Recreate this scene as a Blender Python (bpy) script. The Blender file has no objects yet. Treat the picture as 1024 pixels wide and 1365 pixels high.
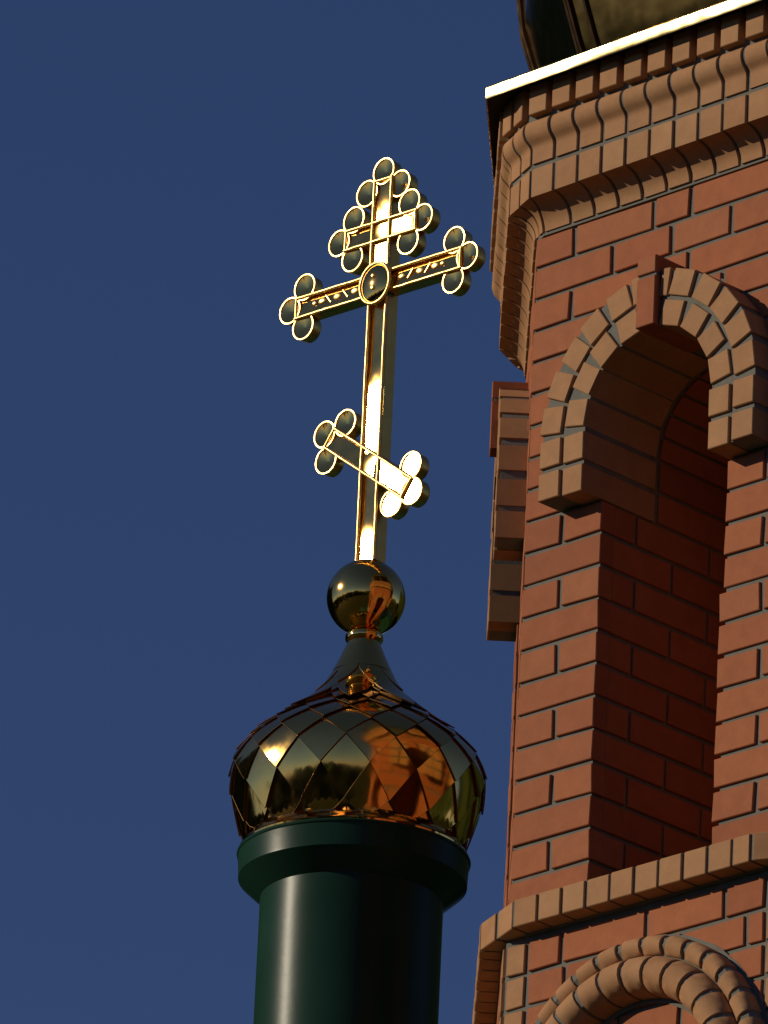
import bpy, bmesh, math, random
from mathutils import Vector, Matrix, noise
random.seed(7)
R = math.radians
C = bpy.context.scene.collection
S = 2 ** -.5
UP = Vector((0, 0, 1))

# ------------------------------------------------------------------ camera
TH, RO, FPX = R(22.104), R(2.707), 12891.5
cam_loc = Vector((-1.43150693, -21.9764367, 1.6))
fw = Vector((0, math.cos(TH), math.sin(TH)))
rt = Vector((1, 0, 0))
up = rt.cross(fw)
r2 = math.cos(RO) * rt + math.sin(RO) * up
u2 = -math.sin(RO) * rt + math.cos(RO) * up
cd = bpy.data.cameras.new('camera')
cd.sensor_fit = 'VERTICAL'; cd.sensor_height = 36; cd.lens = FPX / 1365 * 36
cd.clip_start = .5; cd.clip_end = 3000
cam = bpy.data.objects.new('camera', cd); C.objects.link(cam)
m = Matrix((r2, u2, -fw)).transposed().to_4x4(); m.translation = cam_loc
cam.matrix_world = m
bpy.context.scene.camera = cam

# ------------------------------------------------------------------ light
SUN = Vector((-.924, -.08, .373)).normalized()          # towards the sun
w = bpy.data.worlds.new('World'); bpy.context.scene.world = w
w.use_nodes = True
nt = w.node_tree; nt.nodes.clear()
sky = nt.nodes.new('ShaderNodeTexSky'); sky.sky_type = 'NISHITA'; sky.sun_disc = False
sky.sun_elevation = math.asin(SUN.z)
sky.sun_rotation = math.atan2(SUN.x, SUN.y)
sky.altitude = 1500; sky.air_density = 1.0; sky.dust_density = 0; sky.ozone_density = 6.3
bg = nt.nodes.new('ShaderNodeBackground'); bg.inputs[1].default_value = .0605
wo = nt.nodes.new('ShaderNodeOutputWorld')
tint = nt.nodes.new('ShaderNodeMix'); tint.data_type = 'RGBA'; tint.blend_type = 'MULTIPLY'; tint.inputs[0].default_value = 1
tint.inputs[7].default_value = (1.2, 1, 1.13, 1)          # the camera's white balance leans to violet
nt.links.new(sky.outputs[0], tint.inputs[6]); nt.links.new(tint.outputs[2], bg.inputs[0]); nt.links.new(bg.outputs[0], wo.inputs[0])
ld = bpy.data.lights.new('sun', 'SUN'); ld.energy = 4.3; ld.angle = R(.53); ld.color = (1, .86, .66)
lo = bpy.data.objects.new('sun', ld); C.objects.link(lo)
lo.rotation_euler = SUN.to_track_quat('Z', 'Y').to_euler(); lo.location = SUN * 40
vs = bpy.context.scene.view_settings
vs.view_transform = 'Standard'; vs.look = 'None'; vs.exposure = -.55; vs.gamma = 1; vs.use_curve_mapping = False

# ------------------------------------------------------------------ materials
def mat(name):
    mt = bpy.data.materials.new(name); mt.use_nodes = True
    return mt, mt.node_tree, mt.node_tree.nodes['Principled BSDF']
def nd(t, kind, **kw):
    n = t.nodes.new(kind)
    for k, v in kw.items(): setattr(n, k, v)
    return n
def clay(name, cols, rough=.8, grain=420, bump=.25):
    mt, t, b = mat(name)
    geo = nd(t, 'ShaderNodeNewGeometry'); tc = nd(t, 'ShaderNodeTexCoord')
    ramp = nd(t, 'ShaderNodeValToRGB')
    e = ramp.color_ramp.elements
    e[0].position = 0; e[0].color = (*cols[0], 1); e[1].position = 1; e[1].color = (*cols[-1], 1)
    for i, c in enumerate(cols[1:-1]):
        x = e.new((i + 1) / (len(cols) - 1)); x.color = (*c, 1)
    t.links.new(geo.outputs['Random Per Island'], ramp.inputs[0])
    n1 = nd(t, 'ShaderNodeTexNoise'); n1.inputs['Scale'].default_value = 22; n1.inputs['Detail'].default_value = 9; n1.inputs['Roughness'].default_value = .65
    n2 = nd(t, 'ShaderNodeTexNoise'); n2.inputs['Scale'].default_value = grain; n2.inputs['Detail'].default_value = 3
    for n in (n1, n2): t.links.new(tc.outputs['Object'], n.inputs['Vector'])
    mr = nd(t, 'ShaderNodeMapRange'); mr.inputs[1].default_value = .3; mr.inputs[2].default_value = .7
    mr.inputs[3].default_value = .87; mr.inputs[4].default_value = 1.09
    t.links.new(n1.outputs[0], mr.inputs[0])
    mr2 = nd(t, 'ShaderNodeMapRange'); mr2.inputs[1].default_value = .3; mr2.inputs[2].default_value = .7
    mr2.inputs[3].default_value = .9; mr2.inputs[4].default_value = 1.06
    t.links.new(n2.outputs[0], mr2.inputs[0])
    mu = nd(t, 'ShaderNodeMath', operation='MULTIPLY')
    t.links.new(mr.outputs[0], mu.inputs[0]); t.links.new(mr2.outputs[0], mu.inputs[1])
    mx = nd(t, 'ShaderNodeVectorMath', operation='SCALE')
    t.links.new(ramp.outputs[0], mx.inputs[0]); t.links.new(mu.outputs[0], mx.inputs['Scale'])
    t.links.new(mx.outputs[0], b.inputs['Base Color'])
    b.inputs['Roughness'].default_value = rough
    b.inputs['Specular IOR Level'].default_value = .25
    bp = nd(t, 'ShaderNodeBump'); bp.inputs['Strength'].default_value = bump; bp.inputs['Distance'].default_value = .002
    t.links.new(n2.outputs[0], bp.inputs['Height']); t.links.new(bp.outputs[0], b.inputs['Normal'])
    return mt
M_RED = clay('red_clay', [(.31, .098, .041), (.365, .116, .047), (.385, .126, .05), (.34, .109, .045), (.37, .131, .056), (.355, .112, .046)])
M_LIGHT = clay('pale_clay', [(.365, .193, .088), (.415, .216, .099), (.39, .196, .088), (.43, .232, .11)])
M_MORTAR = clay('mortar', [(.17, .165, .14), (.17, .165, .14)], .95, 260, .6)

def metal(name, col, rough, wave=0, wscale=9, spots=0):
    mt, t, b = mat(name)
    b.inputs['Base Color'].default_value = (*col, 1); b.inputs['Metallic'].default_value = 1
    b.inputs['Roughness'].default_value = rough
    tc = nd(t, 'ShaderNodeTexCoord')
    n = nd(t, 'ShaderNodeTexNoise'); n.inputs['Scale'].default_value = 23; n.inputs['Detail'].default_value = 6
    t.links.new(tc.outputs['Object'], n.inputs['Vector'])
    mr = nd(t, 'ShaderNodeMapRange'); mr.inputs[1].default_value = .35; mr.inputs[2].default_value = .75
    mr.inputs[3].default_value = rough; mr.inputs[4].default_value = rough * (1 + spots)
    t.links.new(n.outputs[0], mr.inputs[0]); t.links.new(mr.outputs[0], b.inputs['Roughness'])
    if wave:
        n2 = nd(t, 'ShaderNodeTexNoise'); n2.inputs['Scale'].default_value = wscale; n2.inputs['Detail'].default_value = 1
        t.links.new(tc.outputs['Object'], n2.inputs['Vector'])
        bp = nd(t, 'ShaderNodeBump'); bp.inputs['Strength'].default_value = 1; bp.inputs['Distance'].default_value = wave
        t.links.new(n2.outputs[0], bp.inputs['Height']); t.links.new(bp.outputs[0], b.inputs['Normal'])
    return mt
GOLD = (.92, .55, .15)
M_GOLD = metal('polished_gold', GOLD, .075, .0015, 8, .8)
M_DOME = metal('tower_dome_gold', (.80, .52, .17), .11, .004, 2.2, .5)
M_BALL = metal('ball_gold', GOLD, .07, .0012, 9, .8)
M_PANEL = metal('cross_panel_gold', GOLD, .06, .0004, 14, .6)
M_RIM = metal('cross_rim_gold', (.95, .66, .23), .33, .003, 40, .5)
M_SIDE = metal('cross_side_gold', (.80, .48, .11), .3, .003, 12, .5)
M_SEAM = metal('seam_gold', (.13, .075, .028), .36, .002, 20, .5)
M_DARK = metal('dark_seam', (.03, .018, .01), .6, .002, 20, .3)
M_FLASH = metal('flashing_gold', (.9, .64, .25), .19, .005, 13, .6)
def paint(name, col, rough, spec):
    mt, t, b = mat(name)
    tc = nd(t, 'ShaderNodeTexCoord')
    n = nd(t, 'ShaderNodeTexNoise'); n.inputs['Scale'].default_value = 5; n.inputs['Detail'].default_value = 6
    t.links.new(tc.outputs['Object'], n.inputs['Vector'])
    rp = nd(t, 'ShaderNodeValToRGB')
    rp.color_ramp.elements[0].position = .3; rp.color_ramp.elements[0].color = (*[c * .85 for c in col], 1)
    rp.color_ramp.elements[1].position = .7; rp.color_ramp.elements[1].color = (*[c * 1.12 for c in col], 1)
    t.links.new(n.outputs[0], rp.inputs[0]); t.links.new(rp.outputs[0], b.inputs['Base Color'])
    b.inputs['Roughness'].default_value = rough; b.inputs['Specular IOR Level'].default_value = spec
    bp = nd(t, 'ShaderNodeBump'); bp.inputs['Strength'].default_value = .4; bp.inputs['Distance'].default_value = .003
    t.links.new(n.outputs[0], bp.inputs['Height']); t.links.new(bp.outputs[0], b.inputs['Normal'])
    return mt
M_GREEN = paint('green_paint', (.0115, .041, .027), .31, .12)
M_ROOF = paint('green_roof_paint', (.012, .06, .04), .4, .4)
M_SOFFIT = paint('dark_soffit', (.035, .022, .014), .8, .2)  # dark brown all over the underside of the roof edge
M_GRASS = paint('grass', (.03, .036, .014), .95, .1)
M_LEAF = paint('foliage', (.03, .05, .016), .9, .1)

# ------------------------------------------------------------------ mesh helpers
class MB:
    def __init__(s): s.v = []; s.f = []; s.m = []
    def add(s, vs, fs, mi=0):
        o = len(s.v); s.v += [tuple(x) for x in vs]
        for q in fs: s.f.append([o + i for i in q]); s.m.append(mi)
    def box(s, M, a0, a1, b0, b1, c0, c1, mi=0, bev=.0018):
        """brick in coordinates M(a, b, c); c1 is the outer face, whose edges are eased"""
        P = []
        for c, k in ((c0, 0), (c1 - bev, 0), (c1, bev)):
            P += [M(a0 + k, b0 + k, c), M(a1 - k, b0 + k, c), M(a1 - k, b1 - k, c), M(a0 + k, b1 - k, c)]
        F = [(0, 1, 2, 3), (8, 9, 10, 11)]
        for r in (0, 4):
            for i in range(4):
                j = (i + 1) % 4; F.append((r + i, r + j, r + 4 + j, r + 4 + i))
        s.add(P, F, mi)
    def rings(s, rings, mi=0, cap=True, close=True):
        n = len(rings[0]); P = [p for r in rings for p in r]; F = []
        for k in range(len(rings) - 1):
            for i in range(n if close else n - 1):
                j = (i + 1) % n; F.append((k * n + i, k * n + j, (k + 1) * n + j, (k + 1) * n + i))
        if cap: F += [tuple(range(n)), tuple(range((len(rings) - 1) * n, len(rings) * n))]
        s.add(P, F, mi)
    def tube(s, pts, r, mi=0, n=8, closed=False):
        pts = [Vector(p) for p in pts]; N = len(pts); rr = []
        for i, p in enumerate(pts):
            a = pts[(i - 1) % N] if (closed or i) else p; b = pts[(i + 1) % N] if (closed or i < N - 1) else p
            t = (b - a).normalized(); x = t.cross(YC)
            x = x.normalized() if x.length > 1e-4 else t.orthogonal().normalized(); y = t.cross(x)
            rr.append([p + r * (math.cos(q * 2 * math.pi / n) * x + math.sin(q * 2 * math.pi / n) * y) for q in range(n)])
        if closed: rr.append(rr[0])
        s.rings(rr, mi, cap=not closed)
    def lathe(s, prof, n=96, mi=0, cap=False, off=(0, 0)):
        s.rings([[(off[0] + r * math.cos(2 * math.pi * k / n), off[1] + r * math.sin(2 * math.pi * k / n), z) for k in range(n)] for r, z in prof], mi, cap)
    def build(s, name, mats, parent=None, smooth=0, fix=True):
        me = bpy.data.meshes.new(name); me.from_pydata(s.v, [], s.f)
        for x in (mats if isinstance(mats, (list, tuple)) else [mats]): me.materials.append(x)
        me.polygons.foreach_set('material_index', s.m)
        if fix:
            bm = bmesh.new(); bm.from_mesh(me); bmesh.ops.recalc_face_normals(bm, faces=bm.faces); bm.to_mesh(me); bm.free()
        if smooth:
            me.polygons.foreach_set('use_smooth', [True] * len(me.polygons)); me.set_sharp_from_angle(angle=R(smooth))
        me.update()
        o = bpy.data.objects.new(name, me); C.objects.link(o)
        if parent: o.parent = parent
        return o
YC = Vector((-S, -S, 0))
def empty(name, loc, label, cat, rz=0):
    o = bpy.data.objects.new(name, None); C.objects.link(o); o.location = loc; o.rotation_euler.z = rz
    o.empty_display_size = .3; o['label'] = label; o['category'] = cat
    return o
rj = lambda a: random.uniform(-a, a)

# ================================================================== setting
Z0 = 1.6 + 8.73007                       # height of the tower's reference mortar line
g = MB(); g.add([(-900, -900, 0), (900, -900, 0), (900, 900, 0), (-900, 900, 0)], [(0, 1, 2, 3)])
go = g.build('ground', M_GRASS); go['kind'] = 'structure'

# ================================================================== bell tower (octagon)
L = .9039; AP = L / 2 * (1 + 2 ** .5); CH = .0833; UC = L / 2
tA = Vector((S, -S, 0)); nA = Vector((-S, -S, 0))
T22 = math.tan(R(22.5))
def F(u, p, v): return tA * (u - L / 2) + nA * (AP + p) + UP * (v + Z0)
def mir(fn): return fn
tower = empty('bell_tower', (0, 0, 0), 'octagonal orange brick church bell tower with arched niches under a gold edged roof', 'tower')

JT = .0114                                # mortar joint height
VS, RI, RM0, RM1, RO_ = .165, .2020, .2665, .2775, .3440   # niche arch: springing, inner radius, ring joint, outer radius
def wallbox(mb, u0, u1, v0, v1, p=0., back=-.045, mi=0):
    dp = rj(.0011); ka, kb, kc = rj(.0016), rj(.0012), rj(.02); vm_ = (v0 + v1) / 2; um_ = (u0 + u1) / 2; hh = (v1 - v0) / 2; ww = (u1 - u0) / 2
    def Mq(a, b, c):
        f = (a - um_) / ww; h_ = (b - vm_) / hh
        return F(a + h_ * ka * (0 if abs(f * ww + um_) < .004 or abs(f * ww + um_ - L) < .004 else 1), c + dp + kc * .03 * f + kc * .02 * h_, b + f * kb)
    mb.box(Mq, u0 + rj(.0008), u1 + rj(.0008), v0 + rj(.0006), v1 + rj(.0006), back, p, mi)

def build_wall():
    mb = MB(); JV = .0073                 # half a vertical joint
    top, sill = .7455, -.9905
    # courses: i = 0 lies between reference lines 0 and -1
    for i in range(-9, 12):
        v1 = -i * CH - JT / 2; v0 = v1 - CH + JT
        if i == 11: v0 = -12 * CH + JT / 2
        if i == -9: joints = [.125, .385, .507, .767]
        elif i == -8: joints = [.255, .447, .640]
        elif i == -7: joints = [.122, .38, .505, .79]
        elif i == -6: joints = [.33, .62]
        elif i == -5: joints = [.122, .78]
        elif i < 0: joints = [] if i % 2 else [.122, .78]
        else: joints = [] if i % 2 else [.122, .776]
        vm = (v0 + v1) / 2
        if v1 < 0.02: cut = RI
        elif vm < VS: cut = .27
        else:
            q = .272 ** 2 - (vm - VS) ** 2; cut = math.sqrt(q) if q > 0 else 0
        edges = [-.001] + joints + [L + .001]
        for a, b in zip(edges[:-1], edges[1:]):
            a2 = a + (JV if a > 0 else 0); b2 = b - (JV if b < L else 0)
            segs = [(a2, b2)]
            if cut:
                segs = []
                if a2 < UC - cut: segs.append((a2, min(b2, UC - cut)))
                if b2 > UC + cut: segs.append((max(a2, UC + cut - (.011 if i >= 4 else 0)), b2))
            for x0, x1 in segs:
                if x1 - x0 > .012: wallbox(mb, x0, x1, v0, v1)
    # mortar bed behind the bricks, with the arched opening
    out = [(0, -1.0), (0, .77), (L, .77), (L, -1.0), (UC + RI + .004, -1.0), (UC + RI + .004, VS)]
    for k in range(1, 24): a = math.pi * k / 24; out.append((UC + (RI + .004) * math.cos(a), VS + (RI + .004) * math.sin(a)))
    out += [(UC - RI - .004, VS), (UC - RI - .004, -1.0)]
    pz = -.0074
    mb.add([F(u if 0 < u < L else (u - pz * -T22 if u == 0 else u + pz * T22), pz, v) for u, v in out], [tuple(range(len(out)))], 1)
    # lower storey, a little proud, with its pale corner bricks
    pl = .012
    for i in range(13, 34):
        v1 = -i * CH - JT / 2; v0 = v1 - CH + JT
        js = [.25, .505, .69] if i % 2 else [.2, .38, .57, .77]
        if i == 13: js = [.185, .455, .7]
        edges = [.0745] + js + [L - .0745]
        for a, b in zip(edges[:-1], edges[1:]): wallbox(mb, a + JV, b - JV, v0, v1, pl)
        wallbox(mb, .010, .0745 - JV, v0, v1, pl, mi=2)
        wallbox(mb, L - .0745 + JV, L + .004, v0, v1, pl, mi=2)
    mb.add([F(x, pl - .0076, v) for x, v in ((-.001, -1.03), (L + .001, -1.03), (L + .001, -2.9), (-.001, -2.9))], [(0, 1, 2, 3)], 1)
    return mb.build('wall', [M_RED, M_MORTAR, M_LIGHT], tower)
walls = build_wall()

def build_niche():
    """jambs, barrel and back of the arched opening"""
    mb = MB(); dep = -.55
    for sgn in (-1, 1):
        for i in range(-1, 12):
            v1 = -i * CH - JT / 2; v0 = v1 - CH + JT
            if i == -1: v1 = -.004
            if i < 0: continue
            ps = [-.0453, -.125, -.385, dep] if i % 2 == 0 else [-.0453, -.255, -.515, dep]
            for a, b in zip(ps[:-1], ps[1:]):
                mb.box(lambda q, h, c: F(UC + sgn * (RI + .02 - c), q, h), b + .005, a - (.005 if a < -.05 else 0.), v0, v1, -.04, .02, 0)
        # straight part of the inner barrel above
        for k in range(2):
            mb.box(lambda q, h, c: F(UC + sgn * (RI + .02 - c), q, h), dep, -.201, k * CH + .004, (k + 1) * CH - .006, -.04, .02, 0)
        mb.add([F(UC + sgn * (RI + .007), q, v) for q, v in ((-.008, -1.0), (dep, -1.0), (dep, VS), (-.008, VS))], [(0, 1, 2, 3)], 1)
    n = 11
    for k in range(n):
        a0 = math.pi * k / n + .02; a1 = math.pi * (k + 1) / n - .02
        rr = []
        for q in (dep, -.201):
            rr.append([F(UC + r * math.cos(a), q, VS + r * math.sin(a)) for r, a in ((RI, a0), (RI, (a0 + a1) / 2), (RI, a1), (RI + .06, a1), (RI + .06, a0))])
        mb.rings(rr, 0)
    arc = [[F(UC + (RI + .008) * math.cos(math.pi * k / 24), q, VS + (RI + .008) * math.sin(math.pi * k / 24)) for k in range(25)] for q in (-.02, dep)]
    mb.rings(arc, 1, cap=False, close=False)
    # brickwork added at the unseen back to keep sunlight out of the niche
    for i in range(-8, 13):
        v1 = -i * CH - JT / 2; v0 = v1 - CH + JT
        ed = [UC - .26, UC - .1, UC + .15, UC + .26] if i % 2 else [UC - .26, UC + .03, UC + .26]
        for a, b in zip(ed[:-1], ed[1:]): mb.box(lambda q, h, c: F(q, c, h), a + .005, b - .005, v0, v1, dep - .05, dep + .004, 0)
    mb.add([F(u, dep - .006, v) for u, v in ((UC - .3, -1.05), (UC + .3, -1.05), (UC + .3, .75), (UC - .3, .75))], [(0, 1, 2, 3)], 1)
    return mb.build('niche', [M_RED, M_MORTAR], tower)
niche = build_niche()

PB = .0717
def build_surround():
    mb = MB(); back = -.185
    for sgn in (-1, 1):
        def leg(u0, u1, v0, v1, bk):
            a, b = sorted((UC + sgn * u0, UC + sgn * u1)); d = rj(.001)
            mb.box(lambda x, y, c: F(x, c + d, y), a + rj(.0008), b + rj(.0008), v0, v1, bk, PB, 0)
        for k in range(2):
            leg(RI, RM0, k * CH + .001, (k + 1) * CH - .013, back)
            leg(RM1, RO_, k * CH + .001 + .004, (k + 1) * CH - .010, -.03)
        def vous(phi, r0, r1, h, bk):
            ca, sa = math.cos(phi), math.sin(phi); d = rj(.0012)
            def Mp(x, y, c):              # x radial, y tangential
                return F(UC + sgn * (x * ca - y * sa), c + d, VS + x * sa + y * ca)
            mb.box(Mp, r0, r1, -h, h, bk, PB, 0)
        stop = math.pi / 2 - .125
        n = 4; pitch = stop / n
        for k in range(n):
            vous((k + .5) * pitch + rj(.012), RI, RM0 + rj(.001), .0335, back)
        n = 5; pitch = (stop + .02 - .10) / n
        for k in range(n):
            vous((k + .5) * pitch + rj(.010), RM1, RO_ + rj(.0015), .0345, -.03)
        vous(stop - .02, RM1, RO_ + .004, .014, -.03)
        # bed mortar of the ring
        pm = PB - .008
        pts = []
        for r in (RI + .003, RO_ - .003):
            row = [(r, 0.004)] + [(r * math.cos(stop * k / 16), VS + r * math.sin(stop * k / 16)) for k in range(17)]
            pts.append(row)
        rr = [[F(UC + sgn * a[0], pm, a[1]), F(UC + sgn * b[0], pm, b[1]), F(UC + sgn * b[0], -.02, b[1]), F(UC + sgn * a[0], -.17, a[1])] for a, b in zip(*pts)]
        mb.rings(rr, 1)
        # mortar squeezed out where the ring meets the wall
        rr = []
        for k in range(20):
            a = (stop + .05) * k / 19; wdt = .004 + .005 * random.random()
            rr.append([F(UC + sgn * r * math.cos(a), q, VS + r * math.sin(a)) for r, q in ((RO_ - .01, -.02), (RO_ - .01, -.001), (RO_ + wdt, -.002), (RO_ + wdt, -.02))])
        mb.rings(rr, 1)
    o = mb.build('arch_surround', [M_LIGHT, M_MORTAR], tower)
    k = MB(); pk = .0885
    k.box(lambda x, y, c: F(x, c, y), UC - .0295, UC + .0295, .3665, .492, -.10, pk, 0)
    k.box(lambda x, y, c: F(x, c, y), UC - .0295, UC + .0295, .5015, .545, -.02, pk, 0)
    k.box(lambda x, y, c: F(x, c, y), UC - .0285, UC + .0285, .49, .503, -.02, pk - .006, 1, .001)
    k.build('keystone', [M_RED, M_MORTAR], o)
    return o
surround = build_surround()

def lerp(a, b, t): return a + (b - a) * t
def interp(x, tab):
    if x <= tab[0][0]: return tab[0][1]
    for (x0, y0), (x1, y1) in zip(tab[:-1], tab[1:]):
        if x <= x1: return lerp(y0, y1, (x - x0) / (x1 - x0))
    return tab[-1][1]
ROTM = Matrix.Rotation(R(-45), 4, 'Z')    # the next face, to the left of this one
def swept(mb, rows, wtab, u_first, period, mortar):
    """courses of shaped bricks that run along one face and round the blunted corner at its left end.
    rows: closed (p, v) outlines; wtab: width of the blunted corner against p"""
    def u_l(p): return -p * T22 + interp(p, wtab) / 2 / math.cos(R(22.5))
    def facet(p, v, t):
        E1 = F(u_l(p), p, v); E2 = ROTM @ F(L - u_l(p), p, v)
        return E1.lerp(E2, t)
    def line(p, v, u): return F(u, p, v)
    def brick(poly, at, a, b, mi=0, e=.0016):
        d = rj(.0012); dv = rj(.0005); mx = max(q for q, _ in poly)
        def pp(x):
            eo = e if x else 0
            return [(q + d - (eo if q > -.02 else 0), v + dv) for q, v in poly]
        ee = e / max(1e-6, 1)
        mb.rings([[at(q, v, 0, a) for q, v in pp(1)], [at(q, v, e, a) for q, v in pp(0)], [at(q, v, -e, b) for q, v in pp(0)], [at(q, v, 0, b) for q, v in pp(1)]], mi)
    for poly, gap in rows:
        us = []; u = u_first
        while u < L - u_first - .02: us.append(u); u += period
        ends = us[1:] + [None]
        for a, b in zip(us, ends):
            def at(q, v, off, s_):
                if s_ == 'L': base = u_l(q) + .005
                elif s_ == 'R': base = L - u_l(q) - .005
                else: base = s_
                return line(q, v, base + off)
            brick(poly, at, 'L' if a == us[0] else a + gap, 'R' if b is None else b - gap)
        for a, b in ((.0, .5), (.5, 1.)):
            def atf(q, v, off, t):
                wd = max(interp(q, wtab), .02)
                return facet(q, v, t + off / wd)
            wd = .1
            brick(poly, atf, a + (.045 if a else .03), b - (.03 if b == 1. else .045))
    # recessed mortar core, along the face and round the corner
    ins = .0055
    pl = [(q - ins if q > -.02 else q, v) for q, v in mortar]
    mb.rings([[F(u_l(q + ins) - .004, q, v) for q, v in pl], [F(L - u_l(q + ins) + .004, q, v) for q, v in pl]], 1)
    mb.rings([[facet(q + ins, v, 0) + (nA + ROTM @ nA).normalized() * -ins for q, v in pl], [facet(q + ins, v, 1) + (nA + ROTM @ nA).normalized() * -ins for q, v in pl]], 1)

def build_cornice():
    mb = MB(); BK = -.03
    cav = [(.005 + .066 * (1 - math.cos(R(a))), .756 + .064 * math.sin(R(a))) for a in range(0, 91, 10)]
    r3 = [(BK, .756)] + cav + [(.0715, .8225), (.0715, .8925), (.0695, .8945), (BK, .8945)]
    og = [(.0715, .907), (.0715, .943), (.073, .951), (.077, .957), (.083, .963), (.089, .970), (.093, .979), (.0948, .989), (.0942, .999), (.0915, 1.007), (.087, 1.0125)]
    r2 = [(BK, .907)] + og + [(BK, 1.0125)]
    wt = [(.005, .046), (.03, .075), (.0715, .124), (.098, .128)]
    mort = [(BK, .748), (.006, .748)] + [(q, v + .004) for q, v in cav] + [(.0715, .9)] + [(q, v) for q, v in og] + [(.080, 1.10), (BK, 1.10)]
    swept(mb, [(r3, .0050), (r2, .0050)], wt, .0375, .0788, mort)
    # dentil course: small bricks with wide raked gaps
    u = -.012
    ul = lambda q: -q * T22 + interp(q, wt) / 2 / math.cos(R(22.5))
    u = .052
    while u < L - .06:
        x1 = min(u + .0585, L - .045)
        d = rj(.0012); mb.box(lambda a, b, c: F(a, c + d, b), u + rj(.001), x1 + rj(.001), 1.024 + rj(.0006), 1.102, BK, .104, 0)
        u += .0788
    nF = (nA + ROTM @ nA).normalized(); tF = Vector((-nF.y, nF.x, 0)); tF = tF if tF.dot(tA) > 0 else -tF
    cF = (F(ul(.098), .098, 0) + ROTM @ F(L - ul(.098), .098, 0)) / 2; cF.z = 0
    for s_ in (-.033, .033):
        mb.box(lambda a, b, c: cF + tF * (a + s_) + nF * c + UP * (b + Z0), -.024, .024, 1.024, 1.102, -.09, 0, 0)
    return mb.build('cornice', [M_LIGHT, M_MORTAR], tower, smooth=28)
cornice = build_cornice()

def build_sill():
    mb = MB(); BK = -.05; p = .066
    r = [(BK, -1.0665), (p - .002, -1.0665), (p, -1.0645), (p, -1.0005), (p - .002, -.9985), (BK, -.9985)]
    m_ = [(BK, -1.072), (.018, -1.072), (.02, -1.064), (p, -1.063), (p, -.9995), (BK, -.9925)]
    swept(mb, [(r, .0045)], [(-.05, .10), (p, .19)], .078, .0768, m_)
    return mb.build('string_course', [M_LIGHT, M_MORTAR], tower)
sill = build_sill()

def build_blind_arch():
    """roll moulded blind arch of the lower storey"""
    mb = MB(); vc = -1.582; pl = .012
    outer = [(0.412, 0.), (0.412, .034), (0.409, .043), (0.403, .050), (0.394, .054), (0.384, .054), (0.374, .051), (0.366, .045), (0.362, .040), (0.362, 0.)]
    inner = [(0.359, 0.), (0.359, .042), (0.357, .053), (0.351, .065), (0.341, .076), (0.327, .083), (0.312, .085), (0.297, .081), (0.285, .073), (0.276, .060), (0.271, .045), (0.269, .028), (0.269, 0.)]
    def run(poly, n, gap, wedge=0.):
        rmin = min(r for r, _ in poly)
        for k in range(n):
            a0 = math.pi * k / n + gap; a1 = math.pi * (k + 1) / n - gap; e = .004; d = rj(.0012); j = rj(.004)
            rr = []
            for a, s_ in ((a0, .0016), (a0 + e, 0), (a0 * .66 + a1 * .34, 0), (a0 * .34 + a1 * .66, 0), (a1 - e, 0), (a1, .0016)):
                am = (a0 + a1) / 2; P_ = [(r, q, am + (a - am) * (1 - wedge * (1 - rmin / r)) + j) for r, q in poly]
                rr.append([F(UC + r * math.cos(t_), pl - .003 + q + d - (s_ if q > .01 else 0), vc + r * math.sin(t_)) for r, q, t_ in P_])
            mb.rings(rr, 0)
        for sgn in (-1, 1):
            for k in range(7):
                v1 = vc - k * CH - .004; v0 = v1 - CH + .010
                mb.rings([[F(UC + sgn * r, pl - .003 + q, v) for r, q in poly] for v in (v0, v1)], 0)
    run(outer, 17, .014, 1.3); run(inner, 14, .0145, .25)
    core = [(0.410, -.01), (0.410, .030), (0.402, .042), (0.384, .046), (0.366, .036), (0.358, .034), (0.348, .060), (0.327, .074), (0.310, .076), (0.290, .068), (0.278, .045), (0.272, .02), (0.272, -.01)]
    mb.rings([[F(UC + r * math.cos(math.pi * k / 40), pl + q, vc + r * math.sin(math.pi * k / 40)) for r, q in core] for k in range(41)], 1)
    # mortar fillets against the wall
    for r0, r1 in ((.408, .420), (.260, .273)):
        rr = []
        for k in range(41):
            a = math.pi * k / 40; x = .004 * random.random()
            rr.append([F(UC + r * math.cos(a), pl + q, vc + r * math.sin(a)) for r, q in ((r0 - x, -.02), (r0 - x, .0015), (r1 + x, .001), (r1 + x, -.02))])
        mb.rings(rr, 1)
    return mb.build('blind_arch', [M_LIGHT, M_MORTAR], tower, smooth=40)
blind = build_blind_arch()

def copy_tree(o, parent, rz):
    c = o.copy(); C.objects.link(c); c.parent = parent
    if rz is not None: c.rotation_euler.z = rz
    for ch in list(o.children): copy_tree(ch, c, None)
for k in range(1, 8):
    for o in (walls, niche, surround, cornice, sill, blind): copy_tree(o, tower, -k * math.pi / 4)

def octo(r, z, n=8):                      # octagon whose faces match the tower's
    return [Vector((r / math.cos(R(22.5)) * math.cos(R(22.5) + k * math.pi / 4), r / math.cos(R(22.5)) * math.sin(R(22.5) + k * math.pi / 4), z)) for k in range(8)]
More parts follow.
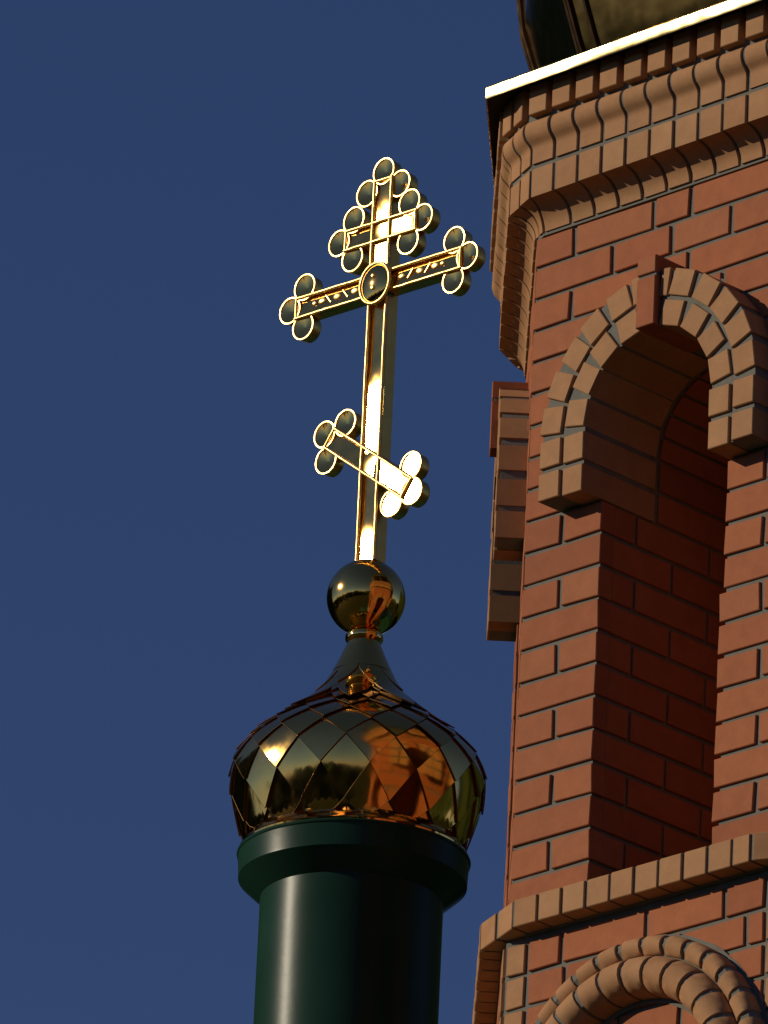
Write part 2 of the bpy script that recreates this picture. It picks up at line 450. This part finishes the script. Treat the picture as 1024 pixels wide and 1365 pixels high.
# gold sheet flashing round the roof edge, a slightly wavy vertical strip with a soffit
mb = MB()
def octo_div(r, z, nd_=10, amp=0.):
    P = octo(r, z); out = []
    if r > AP + .1:                        # the eaves are narrower towards the back
        for k in (0, 1, 2, 3, 7): P[k] = P[k] * ((AP + .075 + (r - AP - .14)) / r); P[k].z = z
    for k in range(8):
        for q in range(nd_):
            x = P[k].lerp(P[(k + 1) % 8], q / nd_)
            if amp: x = x + Vector((x.x, x.y, 0)).normalized() * amp * noise.noise(Vector((x.x * 3.1, x.y * 3.1, z * 9 + 3))) + UP * amp * .5 * noise.noise(Vector((x.x * 2.3, x.y * 2.3, 8)))
            out.append(x)
    return out
zf = Z0 + 1.088
mb.rings([octo_div(AP + .137, zf + .001), octo_div(AP + .1395, zf - .001), octo_div(AP + .141, zf + .004, amp=.002), octo_div(AP + .1405, zf + .028, amp=.0022), octo_div(AP + .137, zf + .034, amp=.001), octo_div(AP - .25, zf + .12)], 0, cap=False)
mb.build('roof_flashing', M_FLASH, tower, smooth=25)
mb = MB(); mb.rings([octo_div(AP + .02, zf + .016), octo_div(AP + .138, zf + .015)], 0, cap=False)
mb.build('soffit', M_SOFFIT, tower)
# faceted gold dome swelling above the roof
prof = [(.93, 1.10), (.97, 1.20), (1.005, 1.30), (1.038, 1.41), (1.085, 1.55), (1.13, 1.70), (1.145, 1.82), (1.13, 1.94), (1.07, 2.08), (.96, 2.22), (.81, 2.36), (.62, 2.50), (.42, 2.64), (.25, 2.80), (.14, 2.98), (.08, 3.16), (.05, 3.36)]
mb = MB(); mb.rings([octo_div(r, Z0 + v, 8) for r, v in prof], 0)
dm = mb.build('dome', M_DOME, tower, smooth=20)
mb = MB()
for k in range(8):
    for dx in (-.05, 0, .05):
        pts = []
        for r, v in prof:
            P = octo(r, Z0 + v); c = P[k]; nb = P[(k + 1) % 8] if dx > 0 else P[k - 1]
            pts.append(c + (nb - c).normalized() * min(abs(dx), r * .2) + Vector((c.x, c.y, 0)).normalized() * .004)
        mb.tube(pts, .0065, 0, 6)
mb.build('seam', M_DARK, dm, smooth=40)

# ================================================================== church body under the tower (below the picture)
church = empty('church_building', (0, 0, 0), 'orange brick church body with green sheet roof below the bell tower', 'church')
def brickwall():
    mt, t, b = mat('brick_courses')
    tc = nd(t, 'ShaderNodeTexCoord'); br = nd(t, 'ShaderNodeTexBrick')
    br.inputs['Color1'].default_value = (.34, .125, .064, 1); br.inputs['Color2'].default_value = (.30, .11, .06, 1); br.inputs['Mortar'].default_value = (.16, .15, .13, 1)
    br.inputs['Scale'].default_value = 1; br.inputs['Brick Width'].default_value = .26; br.inputs['Row Height'].default_value = .083; br.inputs['Mortar Size'].default_value = .008
    sx = nd(t, 'ShaderNodeSeparateXYZ'); cx = nd(t, 'ShaderNodeCombineXYZ'); ad = nd(t, 'ShaderNodeMath', operation='ADD')
    t.links.new(tc.outputs['Object'], sx.inputs[0]); t.links.new(sx.outputs[0], ad.inputs[0]); t.links.new(sx.outputs[1], ad.inputs[1])
    t.links.new(ad.outputs[0], cx.inputs[0]); t.links.new(sx.outputs[2], cx.inputs[1]); t.links.new(cx.outputs[0], br.inputs['Vector'])
    t.links.new(br.outputs[0], b.inputs['Base Color']); b.inputs['Roughness'].default_value = .85
    return mt
M_BW = brickwall()
x0, x1, y0, y1, ze = -2.35, 6.5, -1.55, 15, 7.45
mb = MB()
mb.rings([[(x0, y0, z), (x1, y0, z), (x1, y1, z), (x0, y1, z)] for z in (0, ze)], 0)
mb.build('wall', M_BW, church)
mb = MB(); e = .25
xm = (x0 + x1) / 2
mb.add([(x0 - e, y0 - e, ze - .05), (x1 + e, y0 - e, ze - .05), (x1 + e, y1 + e, ze - .05), (x0 - e, y1 + e, ze - .05), (xm, y0 + 4.2, ze + 1.1), (xm, y1 - 4.2, ze + 1.1)],
       [(0, 1, 4), (1, 2, 5, 4), (2, 3, 5), (3, 0, 4, 5), (0, 1, 2, 3)])
mb.build('roof', M_ROOF, church)

# ================================================================== cupola
AX = Vector((-1.46725, 1.46725, 0))
cup = empty('cupola', AX + UP * (Z0 - 2.75), 'small gold scaled onion dome and ball on a dark green round drum', 'cupola')
zc = 2.75                                  # local height of the reference line
def cz(z): return z + zc
mb = MB(); mb.lathe([(.2365, 0), (.2365, cz(-.29)), (.23, cz(-.285))], 128); mb.build('drum', M_GREEN, cup, smooth=30)
mb = MB(); mb.lathe([(.20, cz(-.302)), (.2375, cz(-.2965)), (.262, cz(-.276)), (.293, cz(-.2475)), (.2955, cz(-.245)), (.2955, cz(-.240)), (.2985, cz(-.186)), (.3015, cz(-.183)), (.3025, cz(-.179)), (.3005, cz(-.1755)), (.26, cz(-.170))], 128)
mb.build('collar', M_GREEN, cup, smooth=20)
mb = MB(); mb.lathe([(.262, cz(-.172)), (.2975, cz(-.1745)), (.2985, cz(-.170)), (.295, cz(-.164)), (.284, cz(-.150)), (.281, cz(-.138))], 128); mb.build('base_skirt', M_GOLD, cup, smooth=30)

dp = [(.281, -.150), (.2885, -.1195), (.3005, -.085), (.3085, -.062), (.3175, -.034), (.3235, -.006), (.3265, .020), (.3265, .045), (.321, .072), (.308, .099), (.2885, .1235), (.256, .152), (.2205, .178), (.1835, .204), (.149, .230), (.120, .256), (.097, .282), (.081, .307), (.070, .337), (.057, .372), (.044, .41)]
acc = [0.]
for a, b in zip(dp[:-1], dp[1:]): acc.append(acc[-1] + math.hypot(a[0] - b[0], a[1] - b[1]))
def on_prof(s):
    s = max(0, min(acc[-1] - 1e-6, s))
    for i in range(len(acc) - 1):
        if s <= acc[i + 1]:
            t = (s - acc[i]) / (acc[i + 1] - acc[i]); return lerp(dp[i][0], dp[i + 1][0], t), lerp(dp[i][1], dp[i + 1][1], t)
mb = MB()
mb.lathe([(r - .003, cz(z)) for r, z in dp], 96, 0)
N = 16
def s_at(z):
    return next(a + (b - a) * (z - p[1]) / (q[1] - p[1]) for a, b, p, q in zip(acc[:-1], acc[1:], dp[:-1], dp[1:]) if p[1] <= z <= q[1])
s_top = s_at(.337)
levels = [-.05, s_at(-.115), s_at(-.026), s_at(.045), s_at(.094), s_at(.138), s_at(.180), s_at(.222), s_at(.268), s_at(.315)]
tiles = [(levels[j], levels[j + 1], levels[j + 2], R(219) + 2 * math.pi / N * (i + (0 if j % 2 else .5)), math.pi / N) for j in range(len(levels) - 2) for i in range(N)]
for k_, (za, zb, zt) in enumerate(((.178, .262, .352), (.262, .325, .372))):   # long petals below the neck
    tiles += [(s_at(za), s_at(zb), s_at(zt), R(262) + 2 * math.pi / 8 * (i + .5 * k_), math.pi / 8) for i in range(8)]
def dome_pt(s, th, off):
    r, z = on_prof(s); ra, za = on_prof(s + .004); rb, zb = on_prof(s - .004)
    t = Vector((ra - rb, za - zb)); n = Vector((t.y, -t.x)).normalized()
    return Vector(((r + n.x * off) * math.cos(th), (r + n.x * off) * math.sin(th), cz(z + n.y * off)))
G = 6
for s0, s1, s2, th0, dth in tiles:
    if 1:
        pet = dth > math.pi / 10; ex = .003 if pet else 0.
        tl = [rj(.0022) for _ in range(4)]
        cs = [dome_pt(s0, th0, .0105 + ex + tl[0]), dome_pt(s1, th0 + dth, .0047 + ex + tl[1]), dome_pt(s2, th0, .0003 + ex), dome_pt(s1, th0 - dth, .0047 + ex + tl[3])]
        g_ = []
        for a in range(G + 1):
            for b in range(G + 1):
                x, y = a / G, b / G              # x along bottom-right edge, y along bottom-left edge
                flat = cs[0] * (1 - x) * (1 - y) + cs[1] * x * (1 - y) + cs[3] * (1 - x) * y + cs[2] * x * y
                s = s0 + (s1 - s0) * (x + y) if x + y <= 1 else s1 + (s2 - s1) * (x + y - 1)
                cur = dome_pt(s, th0 + dth * (x - y), .0105 + ex - .0051 * (x + y) + (tl[1] * x + tl[3] * y) * .7)
                g_.append(flat.lerp(cur, .97 if pet else .55))
        fs = []
        for a in range(G):
            for b in range(G):
                q = a * (G + 1) + b; fs.append((q, q + 1, q + G + 2, q + G + 1))
        mb.add(g_, fs, 0)
        # folded edges along the two lower sides
        for edge in ([a * (G + 1) for a in range(G + 1)], list(range(G + 1))):
            P = [g_[q] for q in edge]
            inn = []
            for p in P:
                n_ = Vector((p.x, p.y, (p.z - cz(.06)) * .7)).normalized(); inn.append(p - n_ * .0048)
            mid = [p + Vector((p.x, p.y, (p.z - cz(.06)) * .7)).normalized() * .0003 - UP * .0010 for p in P]
            mb.rings([P, mid, inn], 1, cap=False, close=False)
od = mb.build('onion_dome', [M_GOLD, M_SEAM], cup, smooth=35, fix=False)
mb = MB(); mb.lathe([(.0800, cz(.333)), (.0785, cz(.337)), (.0715, cz(.352)), (.0585, cz(.382)), (.0475, cz(.408)), (.0430, cz(.42)), (.041, cz(.43))], 64); mb.build('neck', M_BALL, cup, smooth=40)
mb = MB(); mb.lathe([(.038, cz(.422)), (.047, cz(.424)), (.0495, cz(.428)), (.0495, cz(.440)), (.047, cz(.444)), (.036, cz(.446))], 64); mb.build('ring', M_BALL, cup, smooth=40)
mb = MB(); rb = .1030
mb.lathe([(max(1e-4, rb * math.sin(math.pi * k / 48)), cz(.546) - rb * math.cos(math.pi * k / 48)) for k in range(49)], 96)
for a in (0,):                             # the weld round the ball's middle
    pass
mb.build('ball', M_BALL, cup, smooth=60)

# ================================================================== cross
CX0 = Z0 + .640
cross = empty('orthodox_cross', AX + UP * CX0, 'gilded three barred orthodox cross with trefoil ends glinting in the sun', 'cross')
half = SUN + Vector((0, -math.cos(TH), -math.sin(TH))); half.normalize()
YC = Vector((half.x, half.y, 0)).normalized()         # the way the cross faces
XC = Vector((-YC.y, YC.x, 0)); A0 = .009
def K(a, z, y=0.): return XC * (a * .972 + A0) + YC * (y + .02) + UP * (z - .645)
def warp(a, zones, amp):
    """the sheet is true only in places; elsewhere it is twisted a little about the bar"""
    wgt = 1.
    for c, r_ in zones: wgt = min(wgt, max(0., (abs(a - c) - r_) / .05))
    return amp * wgt * wgt * (3 - 2 * wgt) + .010 * noise.noise(Vector((a * 14, c, 0)))
def bar(name, cx, cz_, ang, l0, l1, hw, zones, amp, parent, ends, y=0., depth=.040, flat=0):
    """a hollow bar: box sides, recessed warped panel, round rims; a runs along it"""
    ca, sa = math.cos(ang), math.sin(ang)
    def Q(a, b, yy=0.): return K(cx + a * ca - b * sa, cz_ + a * sa + b * ca, y + yy)
    mb = MB()
    mb.rings([[Q(a, b, q) for a, b in ((l0, -hw), (l1, -hw), (l1, hw), (l0, hw))] for q in (-depth, -.002)], 0, cap=False)
    mb.add([Q(a, b, -depth) for a, b in ((l0, -hw), (l1, -hw), (l1, hw), (l0, hw))], [(0, 1, 2, 3)], 0)
    for l_ in (l0, l1): mb.add([Q(l_, b, q) for b, q in ((-hw, -depth), (hw, -depth), (hw, -.002), (-hw, -.002))], [(0, 1, 2, 3)], 0)
    n = 48
    rows = []
    for k in range(n + 1):
        a = l0 + (l1 - l0) * k / n; tw = warp(a, zones, amp)
        rows.append([Q(a, b, -.0025 - tw * b) for b in (-hw + .003, -hw * .5, 0, hw * .5, hw - .003)])
    mb.rings(rows, 1, cap=False, close=False)
    o = mb.build(name, [M_SIDE, M_PANEL], parent, smooth=30)
    mb = MB(); r = .0052
    for b in (-hw + .005, hw - .005): mb.tube([Q(l0 + (l1 - l0) * k / 20 , b + .0006 * noise.noise(Vector((k * .7, b * 90, cz_))), .0005 + .0012 * noise.noise(Vector((k * .9, 5, b * 80 + cx)))) for k in range(21)], r, 0)
    for e in ends:
        a = l1 if e > 0 else l0
        mb.tube([Q(a - e * .004, -hw + .005, .0008), Q(a - e * .004, 0, .001), Q(a - e * .004, hw - .005, .0008)], r * .9, 0)
    mb.build('rim', M_RIM, o, smooth=60)
    for e in ends:
        a = l1 if e > 0 else l0; mb = MB()
        lobes = [(a + e * .020, 0, 0), (a - e * .030, hw + .023, 1), (a - e * .030, -hw - .023, 2)]
        for la, lb, kk in lobes:
            rl = .0365; n = 40
            ring = lambda rr, q, da=0: [Q(la + rr * math.cos(2 * math.pi * k / n), lb + rr * math.sin(2 * math.pi * k / n), q) for k in range(n)]
            off = -.001 * kk
            mb.rings([ring(.0005, -.034 + off), ring(rl - .001, -.034 + off), ring(rl, -.032 + off), ring(rl, -.001 + off), ring(rl - .002, -.001 + off)], 0, cap=False)
            # dished face
            kd = .06 if flat and e > 0 else 1.
            mb.rings([ring(rl - .002, -.002 + off), ring(rl * .6, -.002 - .0035 * kd + off), ring(rl * .25, -.002 - .0065 * kd + off), ring(.0005, -.002 - .008 * kd + off)], 1, cap=False)
            mb.tube([Q(la + rl * math.cos(2 * math.pi * k / n), lb + rl * math.sin(2 * math.pi * k / n), -.001 + off + .0008 * noise.noise(Vector((k * .6, la * 70, lb * 70)))) for k in range(n)], .0033, 2, 6, closed=True)
        mb.build('trefoil_end', [M_SIDE, M_PANEL, M_RIM], o, smooth=35)
    return o, Q
HW = .036
shaft, _ = bar('shaft', 0, 0, math.pi / 2, .645, 1.742, HW, [(.69, .04), (1.055, .10), (1.55, .11)], .15, cross, (1,))
bar_o, QB = bar('crossbar', 0, 1.437, 0, -.302, .302, .0335, [(-.6, .01), (.6, .01)], .17, cross, (-1, 1), y=.002, depth=.036)
bar('upper_bar', 0, 1.590, 0, -.131, .131, .0325, [(.05, .05)], .15, cross, (-1, 1), y=.002, depth=.036)
bar('footrest', -.006, .926, R(-35.8), -.182, .182, .0335, [(.10, .09)], .15, cross, (-1, 1), flat=1, y=.002, depth=.036)
# leaf and slash ornament on the crossbar
for sx in (-1, 1):
    mb = MB()
    for a, kind in ((.085, 1), (.118, 0), (.150, 1), (.180, 0), (.205, 1), (.232, 2)):
        a *= sx
        if kind == 0:
            mb.box(lambda x, y_, c: QB(a + x * math.cos(.9 * sx) - y_ * math.sin(.9 * sx), x * math.sin(.9 * sx) + y_ * math.cos(.9 * sx), c), -.016, .016, -.002, .002, -.006, .0028, 0, .0008)
        else:
            n = 16; rx, ry = (.0125, .0085) if kind == 1 else (.008, .006)
            mb.rings([[QB(a + rx * k_ * math.cos(2 * math.pi * k / n), ry * k_ * math.sin(2 * math.pi * k / n), q) for k in range(n)] for k_, q in ((1, -.006), (1, .0008), (.8, .0020), (.4, .0028))], 0)
    mb.build('ornament', M_RIM, bar_o, smooth=40)
# oval boss where the bars meet
mb = MB(); n = 48; rm = .052
mb.rings([[QB(rm * k_ * math.cos(2 * math.pi * k / n), .0 + rm * 1.08 * k_ * math.sin(2 * math.pi * k / n) - .004, q) for k in range(n)] for k_, q in ((1, -.02), (1, .012), (.97, .0135), (.8, .0175), (.55, .0215), (.3, .024), (.02, .0248))], 0)
md = mb.build('medallion', M_PANEL, cross, smooth=40)
mb = MB()
mb.tube([QB((rm + .001) * math.cos(2 * math.pi * k / n), (rm + .001) * 1.08 * math.sin(2 * math.pi * k / n) - .004, .012) for k in range(n)], .0055, 0, 8, closed=True)
for b in (-.022, .012):
    mb.lathe  # raised dots imitating two small highlights on the boss
    mb.rings([[QB(.004 + r_ * math.cos(2 * math.pi * k / 14), b + r_ * math.sin(2 * math.pi * k / 14), q) for k in range(14)] for r_, q in ((.006, .018), (.006, .026), (.0035, .0295))], 0)
mb.build('rim', M_RIM, md, smooth=50)

# ================================================================== wood round the churchyard (seen only mirrored in the gilding)
mb = MB()
random.seed(3)
import itertools
ico = bmesh.new(); bmesh.ops.create_icosphere(ico, subdivisions=2, radius=1)
iv = [v.co.copy() for v in ico.verts]; jf = [[v.index for v in f.verts] for f in ico.faces]; ico.free()
for k in range(190):
    a = 2 * math.pi * k / 190 + rj(.02); d = random.uniform(62, 95); h = random.uniform(7, 14); q = random.uniform(2.6, 4.6)
    if 12 < math.degrees(abs((a - math.pi / 2 + math.pi) % (2 * math.pi) - math.pi)) < 60: d = random.uniform(46, 60); h = random.uniform(27, 38)
    c = Vector((d * math.cos(a), d * math.sin(a), h * .55)); sd = random.random() * 50
    mb.add([c + Vector((v.x * q, v.y * q, v.z * h * .5)) * (1 + .45 * noise.noise(v * 2.2 + Vector((sd, 0, 0)))) for v in iv], jf)
fo = mb.build('wood', M_LEAF); fo['kind'] = 'stuff'; fo['label'] = 'dark green belt of trees around the churchyard'; fo['category'] = 'wood'
